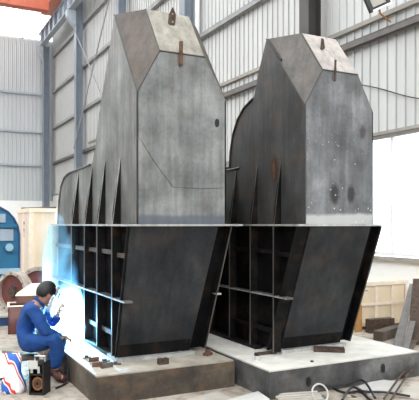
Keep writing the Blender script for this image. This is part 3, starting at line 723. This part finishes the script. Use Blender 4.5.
c=P(39,393,5.66); t=thing('wire_spool_box','small black welding wire box with white top panel and copper spool','welding box',(c.x,c.y,0))
R=Matrix.Translation((c.x,c.y,0))@Matrix.Rotation(-TH-.15,4,'Z')@Matrix.Diagonal((.85,1,.97,1))
bm=BM()
for a in ((-.085,-.07,-.06,.10,.0,.31),(.07,.085,-.06,.10,0,.31),(-.085,.085,-.06,.10,0,.02),(-.085,.085,-.06,.10,.295,.31),(-.07,.07,.085,.10,.02,.295),(-.07,.07,-.06,-.05,.19,.205)): box(bm,*a,rot=R)
obj('case', bm, M['black'], t)
T4=R@Matrix.Translation((0,-.0,.105))@Matrix.Rotation(math.pi/2,4,'X')
obj('copper_spool', lathe(BM(),[(.015,-.05),(.066,-.05),(.066,.03),(.015,.03)],T4,28), M['copper'], t)
obj('spool_flange', lathe(BM(),[(.012,.03),(.045,.03),(.045,.036),(.012,.036)],T4,28), M['rustdark'], t)
bm=BM(); box(bm,-.095,.02,-.072,-.062,.255,.335,R); obj('top_panel', bm, M['sheetw'], t)
for x in (-.05,.03):
    bm=BM(); box(bm,x-.014,x+.014,-.068,-.058,.215,.28,R); obj('dial_slot', bm, M['chrome'], t)
bm=tube(BM(),[R@Vector(v) for v in ((-.06,.02,.31),(-.06,.02,.36),(.06,.02,.36),(.06,.02,.31))],.009,8); obj('carry_handle', bm, M['chrome'], t)

ph=P(23,350,6.25)
t=thing('work_stool','low wooden stool under the welder','stool',(ph.x,ph.y,0))
obj('stool_seat', bx(ph.x-.16,ph.x+.14,ph.y-.14,ph.y+.14,.20,.235), M['wood'], t, bevel=.005)
for sx in (-.13,.11):
    for sy in (-.11,.11): obj('leg', bx(ph.x+sx-.018,ph.x+sx+.018,ph.y+sy-.018,ph.y+sy+.018,0,.20), M['wood'], t)

# ------------------------------------------------------------------ the welder
def skin(name, verts, edges, radii, mat, parent=None, sub=2, root=0):
    me=bpy.data.meshes.new(name); me.from_pydata([tuple(v) for v in verts], edges, []); o=bpy.data.objects.new(name,me); COL.objects.link(o)
    md=o.modifiers.new('Skin','SKIN'); md.use_smooth_shade=True
    for i,r in enumerate(radii):
        sv=me.skin_vertices[0].data[i]
        sv.radius=(r,r) if isinstance(r,(int,float)) else r
        sv.use_root=(i==root)
    md.branch_smoothing=.6
    s=o.modifiers.new('Sub','SUBSURF'); s.levels=sub; s.render_levels=sub
    bpy.context.view_layer.update()
    dg=bpy.context.evaluated_depsgraph_get(); m2=bpy.data.meshes.new_from_object(o.evaluated_get(dg)); 
    bpy.data.objects.remove(o)
    m2.name=name; m2.materials.clear(); m2.materials.append(mat)
    for p in m2.polygons: p.use_smooth=True
    o=bpy.data.objects.new(name,m2); COL.objects.link(o)
    if parent is not None: o.parent=parent; o.matrix_parent_inverse=parent.matrix_world.inverted()
    return o
J={}
J['pelvis']=P(26,341,6.22); J['belly']=P(25,328,6.24); J['chest']=P(30,314,6.25); J['upch']=P(35,306,6.26); J['neck']=P(40.5,300.5,6.26); J['head']=P(46.5,295,6.27)
J['shN']=P(33,309,6.09); J['elN']=P(47,333,6.04); J['wrN']=P(62,337,6.22); J['haN']=P(66.5,337.5,6.30)
J['shF']=P(39,309,6.42); J['elF']=P(54,324,6.52); J['wrF']=P(58.5,314,6.44); J['haF']=P(59.5,310,6.41)
J['hipN']=P(25,345,6.12); J['knN']=P(57,337,6.06); J['anN']=P(57,375,6.10); J['toN']=P(66,381,6.02)
J['hipF']=P(30,345,6.34); J['knF']=P(64,335,6.38); J['anF']=P(66,369,6.40); J['toF']=P(74,376,6.28)
J['anN'].z=.085; J['anF'].z=.085; J['toN'].z=.04; J['toF'].z=.04
for kx in ('anN','anF','toN','toF'): J[kx].x=min(J[kx].x,1.47 if kx.startswith('to') else 1.40)
man=thing('person','person in blue coveralls seated low, welding behind a white hand shield','person',(J['pelvis'].x,J['pelvis'].y,0))
order=['pelvis','belly','chest','upch','neck','head','shN','elN','wrN','haN','shF','elF','wrF','haF','hipN','knN','anN','toN','hipF','knF','anF','toF']
ix={k:i for i,k in enumerate(order)}
E_=[('pelvis','belly'),('belly','chest'),('chest','upch'),('upch','neck'),('neck','head'),('upch','shN'),('shN','elN'),('elN','wrN'),('wrN','haN'),('upch','shF'),('shF','elF'),('elF','wrF'),('wrF','haF'),
    ('pelvis','hipN'),('hipN','knN'),('knN','anN'),('anN','toN'),('pelvis','hipF'),('hipF','knF'),('knF','anF'),('anF','toF')]
rad=dict(pelvis=.08,belly=.085,chest=.095,upch=.08,neck=.05,head=.07,shN=.055,elN=.04,wrN=.026,haN=.03,shF=.055,elF=.04,wrF=.026,haF=.03,hipN=.06,knN=.05,anN=.04,toN=.035,hipF=.06,knF=.055,anF=.04,toF=.035)
body=skin('body', [J[k] for k in order], [(ix[a],ix[b]) for a,b in E_], [rad[k] for k in order], M['skin'], man)
# coveralls (slightly larger, ending at neck, wrists and ankles)
o2=['pelvis','belly','chest','upch','neckb','shN','elN','wrN2','shF','elF','wrF2','hipN','knN','anN2','hipF','knF','anF2','mN','mF']
J['neckb']=J['upch'].lerp(J['neck'],.6); J['wrN2']=J['elN'].lerp(J['wrN'],.93); J['wrF2']=J['elF'].lerp(J['wrF'],.9)
J['anN2']=J['knN'].lerp(J['anN'],.9); J['anF2']=J['knF'].lerp(J['anF'],.9); J['mN']=J['hipN'].lerp(J['knN'],.5)-Vector((0,0,.015)); J['mF']=J['hipF'].lerp(J['knF'],.5)-Vector((0,0,.015))
ix2={k:i for i,k in enumerate(o2)}
E2=[('pelvis','belly'),('belly','chest'),('chest','upch'),('upch','neckb'),('upch','shN'),('shN','elN'),('elN','wrN2'),('upch','shF'),('shF','elF'),('elF','wrF2'),
    ('pelvis','hipN'),('hipN','mN'),('mN','knN'),('knN','anN2'),('pelvis','hipF'),('hipF','mF'),('mF','knF'),('knF','anF2')]
r2=dict(pelvis=.135,belly=.13,chest=.14,upch=.115,neckb=.068,shN=.078,elN=.062,wrN2=.045,shF=.078,elF=.062,wrF2=.045,hipN=.115,knN=.09,anN2=.08,hipF=.115,knF=.088,anF2=.08,mN=.10,mF=.10)
cl=skin('coveralls', [J[k] for k in o2], [(ix2[a],ix2[b]) for a,b in E2], [r2[k] for k in o2], M['cloth'], man, 3)
tex=bpy.data.textures.new('folds','CLOUDS'); tex.noise_scale=.09
for v in cl.data.vertices:
    from mathutils import noise as mn
    d=mn.noise(v.co*9)*.014+mn.noise(Vector((v.co.x*16,v.co.y*16,v.co.z*38)))*.009
    v.co += v.normal*d
col=obj('collar', tube(BM(), [J['neckb'].lerp(J['neck'],.35)+Matrix.Rotation(.75,3,'Y')@Vector((.062*math.cos(a),.062*math.sin(a),0)) for a in [2*math.pi*k/16 for k in range(16)]], .017, 8, True), M['cloth'], man, True)
# head shaped on the neck: ellipsoid with face features, looking down and to +X
look=Vector((.80,.25,-.50)).normalized(); sidev=look.cross(Vector((0,0,1))).normalized(); upv=sidev.cross(look).normalized()
HR=Matrix((look,-sidev,upv)).transposed().to_4x4(); HM=Matrix.Translation(J['head']+Vector((.0,0,.012)))@HR
def ell(bm,M4,c,r,seg=20,deform=None):
    g=bmesh.ops.create_uvsphere(bm,u_segments=seg,v_segments=seg//2+2,radius=1)
    for v in g['verts']:
        p=Vector((v.co.x*r[0],v.co.y*r[1],v.co.z*r[2]))
        if deform: p=deform(p)
        v.co=M4@(p+Vector(c))
def hd(p):
    if p.z<0 : p.y*=1-.30*min(1,-p.z/.11); 
    if p.z<0 and p.x<0: p.x*=1-.35*min(1,-p.z/.11)
    if p.x>.05: p.x=.05+(p.x-.05)*.8
    return p
bm=BM(); ell(bm,HM,(0,0,0),(.098,.076,.115),28,hd)
ell(bm,HM,(.092,0,-.015),(.018,.014,.026),10); ell(bm,HM,(.084,0,-.066),(.012,.024,.008),10); ell(bm,HM,(.07,0,-.098),(.022,.025,.016),10)
for s in (-1,1): ell(bm,HM,(-.002,s*.076,-.015),(.018,.009,.03),10)
hobj=obj('head_skin', bm, M['skin'], man, True)
# join the head mesh into the continuous body mesh
bm=bmesh.new(); bm.from_mesh(body.data); inv=body.matrix_world.inverted()
hm=hobj.data.copy(); bm.from_mesh(hm); bm.to_mesh(body.data); bm.free(); bpy.data.objects.remove(hobj)
# hands with fingers joined to the body
def hand(c, dirv, palmn, curl, scale=1.0, side=1):
    d=dirv.normalized(); n=palmn.normalized(); w=d.cross(n).normalized()*side
    o=[]
    for i,(off,L) in enumerate(((-.030,.058),(-.010,.068),(.010,.064),(.029,.050))):
        base=c+w*off+d*.018
        pts=[c+w*off*.5-d*.02, base+d*.02]
        ang=0; p=pts[-1].copy()
        for sgm in (.42,.32,.26):
            ang+=curl; p=p+(d*math.cos(ang)+n*math.sin(ang))*L*sgm; pts.append(p.copy())
        o.append(skin('finger', pts, [(k,k+1) for k in range(len(pts)-1)], [.010,.0095,.009,.0085,.007], M['skin'], None, 1))
    pts=[c-d*.02, c-w*.035+d*.005+n*.01, c-w*.045+d*.03+n*.03, c-w*.025+d*.045+n*.045]
    o.append(skin('finger', pts, [(0,1),(1,2),(2,3)], [.014,.012,.010,.008], M['skin'], None, 1))
    bm=bmesh.new(); bm.from_mesh(body.data)
    for q in o: bm.from_mesh(q.data); bpy.data.objects.remove(q)
    bm.to_mesh(body.data); bm.free()
hand(J['haN'], J['haN']-J['wrN']+Vector((.02,.03,-.01)), Vector((0,.3,-1)), .75)
hand(J['haF'], J['haF']-J['wrF']+Vector((.0,.0,.02)), Vector((.9,-.2,.1)), .8)
for p in body.data.polygons: p.use_smooth=True; p.material_index=0
# eyes and brows
for s in (-1,1):
    bm=BM(); ell(bm,HM,(.083,s*.031,.008),(.010,.013,.009),10); obj('eye', bm, M['hair'], man, True)
def hairdef(p):
    return p
bm=BM(); ell(bm,HM,(-.014,0,.022),(.100,.088,.112),28)
kill=[v for v in bm.verts if (HM.inverted()@v.co).x>.058 or ((HM.inverted()@v.co).z<-.005 and (HM.inverted()@v.co).x>-.03) or (HM.inverted()@v.co).z<-.065]
bmesh.ops.delete(bm,geom=kill,context='VERTS')
ho=obj('hair', bm, M['hair'], man, True); md=ho.modifiers.new('s','SOLIDIFY'); md.thickness=.012; md.offset=0
for k,a,b in (('N','anN','toN'),('F','anF','toF')):
    A=J[a]+Vector((-.03,0,-.03)); B=J[b]+Vector((.02,0,.0)); A.z=.05
    bs=skin('boot',[J[a]+Vector((0,0,.05)),J[a]+Vector((-.01,0,-.03)),J[a].lerp(J[b],.5)+Vector((0,0,-.012)),Vector((B.x,B.y,.04))],[(0,1),(1,2),(2,3)],[.055,.055,.05,.038],M['shoe'],man,2,1)
    for v in bs.data.vertices:
        if v.co.z<.004: v.co.z=.004
# hand shield held in front of the face, seen nearly edge-on
t=thing('hand_shield','white curved welding hand shield held in front of the face','welding shield',J['haF'])
top=P(61,288,6.36); bot=P(50.5,312,6.30)
ax=(top-bot).normalized(); wd=Vector((.25,1,0)); wd=(wd-ax*wd.dot(ax)).normalized(); nn=ax.cross(wd).normalized()
if nn.x>0: nn=-nn
bm=BM(); rows=[]
for i in range(9):
    f=i/8; row=[]
    hw=.105*(.75+.25*math.sin(math.pi*min(1,f*1.3)))
    for j in range(9):
        u=-1+2*j/8; row.append(bm.verts.new(bot.lerp(top,f)+wd*u*hw+nn*(.045*u*u+.01*math.sin(f*3))))
    rows.append(row)
for i in range(8):
    for j in range(8): bm.faces.new((rows[i][j],rows[i][j+1],rows[i+1][j+1],rows[i+1][j]))
so=obj('shield_shell', bm, M['mask'], t, True); md=so.modifiers.new('s','SOLIDIFY'); md.thickness=.006
cw=bot.lerp(top,.68)-nn*.006
bm=prism([cw+wd*.05+ax*.03,cw-wd*.05+ax*.03,cw-wd*.05-ax*.03,cw+wd*.05-ax*.03],-nn*.012); obj('viewing_window', bm, M['black'], t)
hb_=bot.lerp(top,.25); obj('grip', tube(BM(),[hb_,hb_+Vector((.03,.03,-.03)),J['haF']+Vector((.01,0,.03)),J['haF']+Vector((0,0,-.04))],.011,8), M['mask'], t)
# electrode holder and rod
ARC=Vector((1.885,6.98,.43))
t=thing('electrode_holder','electrode holder with thin rod pointing at the welding arc','electrode holder',J['haN'])
h0=J['haN']+Vector((-.02,-.02,.0)); hd_=(ARC-h0).normalized()
obj('handle', tube(BM(),[h0-hd_*.05,h0+hd_*.16],.014,10), M['black'], t)
obj('jaw', tube(BM(),[h0+hd_*.16,h0+hd_*.21],.012,8), M['chrome'], t)
obj('electrode', tube(BM(),[h0+hd_*.2,ARC-hd_*.02],.004,6), M['mask'], t)
hose=spline([h0-hd_*.05,h0+Vector((-.03,-.02,-.10)),P(68,362,6.15),P(66,386,5.98),P(56,391,5.80)]); 
for p in hose: p.z=max(p.z,.014)
small('holder_cable', tube(BM(),hose,.009,8), M['black'], 'black cable hanging from the electrode holder to the floor', 'cable')

# arc (a real emitter) and its light
bm=BM(); bmesh.ops.create_icosphere(bm,subdivisions=2,radius=.02)
for v in bm.verts: v.co+=ARC
tag(obj('welding_arc', bm, emit('arc_glow',(.55,.8,1),900)), 'dazzling blue-white welding arc at the foot of the left tower', 'welding arc')
L=bpy.data.lights.new('arc_light','POINT'); L.energy=850; L.color=(.12,.42,1); L.shadow_soft_size=.03
lo=bpy.data.objects.new('arc_light',L); lo.location=ARC+Vector((-.04,-.05,.04)); COL.objects.link(lo)

# welding smoke: a real volume drifting up the left side of the tower
def smoke():
    m=bpy.data.materials.new('smoke_volume'); m.use_nodes=True; nt=m.node_tree; nt.nodes.clear()
    out=nt.nodes.new('ShaderNodeOutputMaterial'); pv=nt.nodes.new('ShaderNodeVolumeScatter')
    pv.inputs['Color'].default_value=(.28,.58,1,1); pv.inputs['Anisotropy'].default_value=.1  # blue of the arc's light put into the smoke colour
    tc=nt.nodes.new('ShaderNodeTexCoord')
    n=nt.nodes.new('ShaderNodeTexNoise'); n.inputs['Scale'].default_value=3.6; n.inputs['Detail'].default_value=4; n.inputs['Distortion'].default_value=.8
    nt.links.new(tc.outputs['Object'],n.inputs['Vector'])
    mr=nt.nodes.new('ShaderNodeMapRange'); nt.links.new(n.outputs['Fac'],mr.inputs[0]); mr.inputs[1].default_value=.42; mr.inputs[2].default_value=.68; mr.inputs[3].default_value=.0; mr.inputs[4].default_value=2.2
    # denser near the arc
    d=nt.nodes.new('ShaderNodeVectorMath'); d.operation='DISTANCE'; nt.links.new(tc.outputs['Object'],d.inputs[0]); d.inputs[1].default_value=ARC
    mr2=nt.nodes.new('ShaderNodeMapRange'); nt.links.new(d.outputs['Value'],mr2.inputs[0]); mr2.inputs[1].default_value=.10; mr2.inputs[2].default_value=.50; mr2.inputs[3].default_value=8; mr2.inputs[4].default_value=0
    ad=nt.nodes.new('ShaderNodeMath'); ad.operation='ADD'; nt.links.new(mr.outputs[0],ad.inputs[0]); nt.links.new(mr2.outputs[0],ad.inputs[1])
    # fade towards the edge of the plume
    sp=nt.nodes.new('ShaderNodeSeparateXYZ'); nt.links.new(tc.outputs['Object'],sp.inputs[0])
    def mth(op,a,b=0.0,c=0.0):
        q=nt.nodes.new('ShaderNodeMath'); q.operation=op
        for i_,v_ in enumerate((a,b,c)):
            if hasattr(v_,'links'): nt.links.new(v_,q.inputs[i_])
            else: q.inputs[i_].default_value=v_
        return q.outputs[0]
    dx_=mth('DIVIDE',mth('SUBTRACT',sp.outputs['X'],1.74),.30)
    dy_=mth('DIVIDE',mth('SUBTRACT',sp.outputs['Y'],mth('MULTIPLY_ADD',sp.outputs['Z'],.45,6.865)),.42)
    rr_=mth('SQRT',mth('ADD',mth('MULTIPLY',dx_,dx_),mth('MULTIPLY',dy_,dy_)))
    rr_=mth('ADD',rr_,mth('MULTIPLY',mth('SUBTRACT',n.outputs['Fac'],.5),1.2))
    fm=nt.nodes.new('ShaderNodeMapRange'); nt.links.new(rr_,fm.inputs[0]); fm.inputs[1].default_value=1.0; fm.inputs[2].default_value=.45
    nt.links.new(mth('MULTIPLY',fm.outputs[0],ad.outputs[0]),pv.inputs['Density']); nt.links.new(pv.outputs[0],out.inputs['Volume'])
    return m
bm=BM()
prof=[(.265,.20),(.45,.30),(.8,.26),(1.1,.28),(1.4,.25),(1.65,.16),(1.8,.05)]
rows=[]
for z,r in prof:
    cx=1.67+.03*math.sin(z*4); cy=7.0+.45*(z-.3)
    rows.append([bm.verts.new((cx+r*1.05*math.cos(a),cy+r*1.7*math.sin(a),z)) for a in [2*math.pi*k/20 for k in range(20)]])
for i in range(len(rows)-1):
    for k in range(20): bm.faces.new((rows[i][k],rows[i][(k+1)%20],rows[i+1][(k+1)%20],rows[i+1][k]))
bm.faces.new(rows[0][::-1]); bm.faces.new(rows[-1])
tag(obj('welding_smoke', bm, smoke()), 'blue-tinted, arc-lit welding smoke rising along the left side of the left tower', 'smoke', kind='stuff')

# ------------------------------------------------------------------ sky, camera, view
w=bpy.data.worlds.new('World'); SC.world=w; w.use_nodes=True
bg=w.node_tree.nodes['Background']; bg.inputs[0].default_value=(.93,.97,1,1); bg.inputs[1].default_value=3.2
SC.cycles.max_bounces=8; SC.cycles.diffuse_bounces=5; SC.cycles.volume_bounces=1; SC.cycles.sample_clamp_indirect=6
cam=bpy.data.cameras.new('Camera'); cam.sensor_width=36; cam.lens=36*600/419; cam.shift_y=24/419; cam.clip_end=200
co=bpy.data.objects.new('Camera',cam); co.location=(0,0,1.6); co.rotation_euler=(math.pi/2,0,-TH); COL.objects.link(co); SC.camera=co
vs=SC.view_settings; vs.view_transform='Standard'; vs.look='None'; vs.exposure=0.8; vs.gamma=1; vs.use_curve_mapping=False
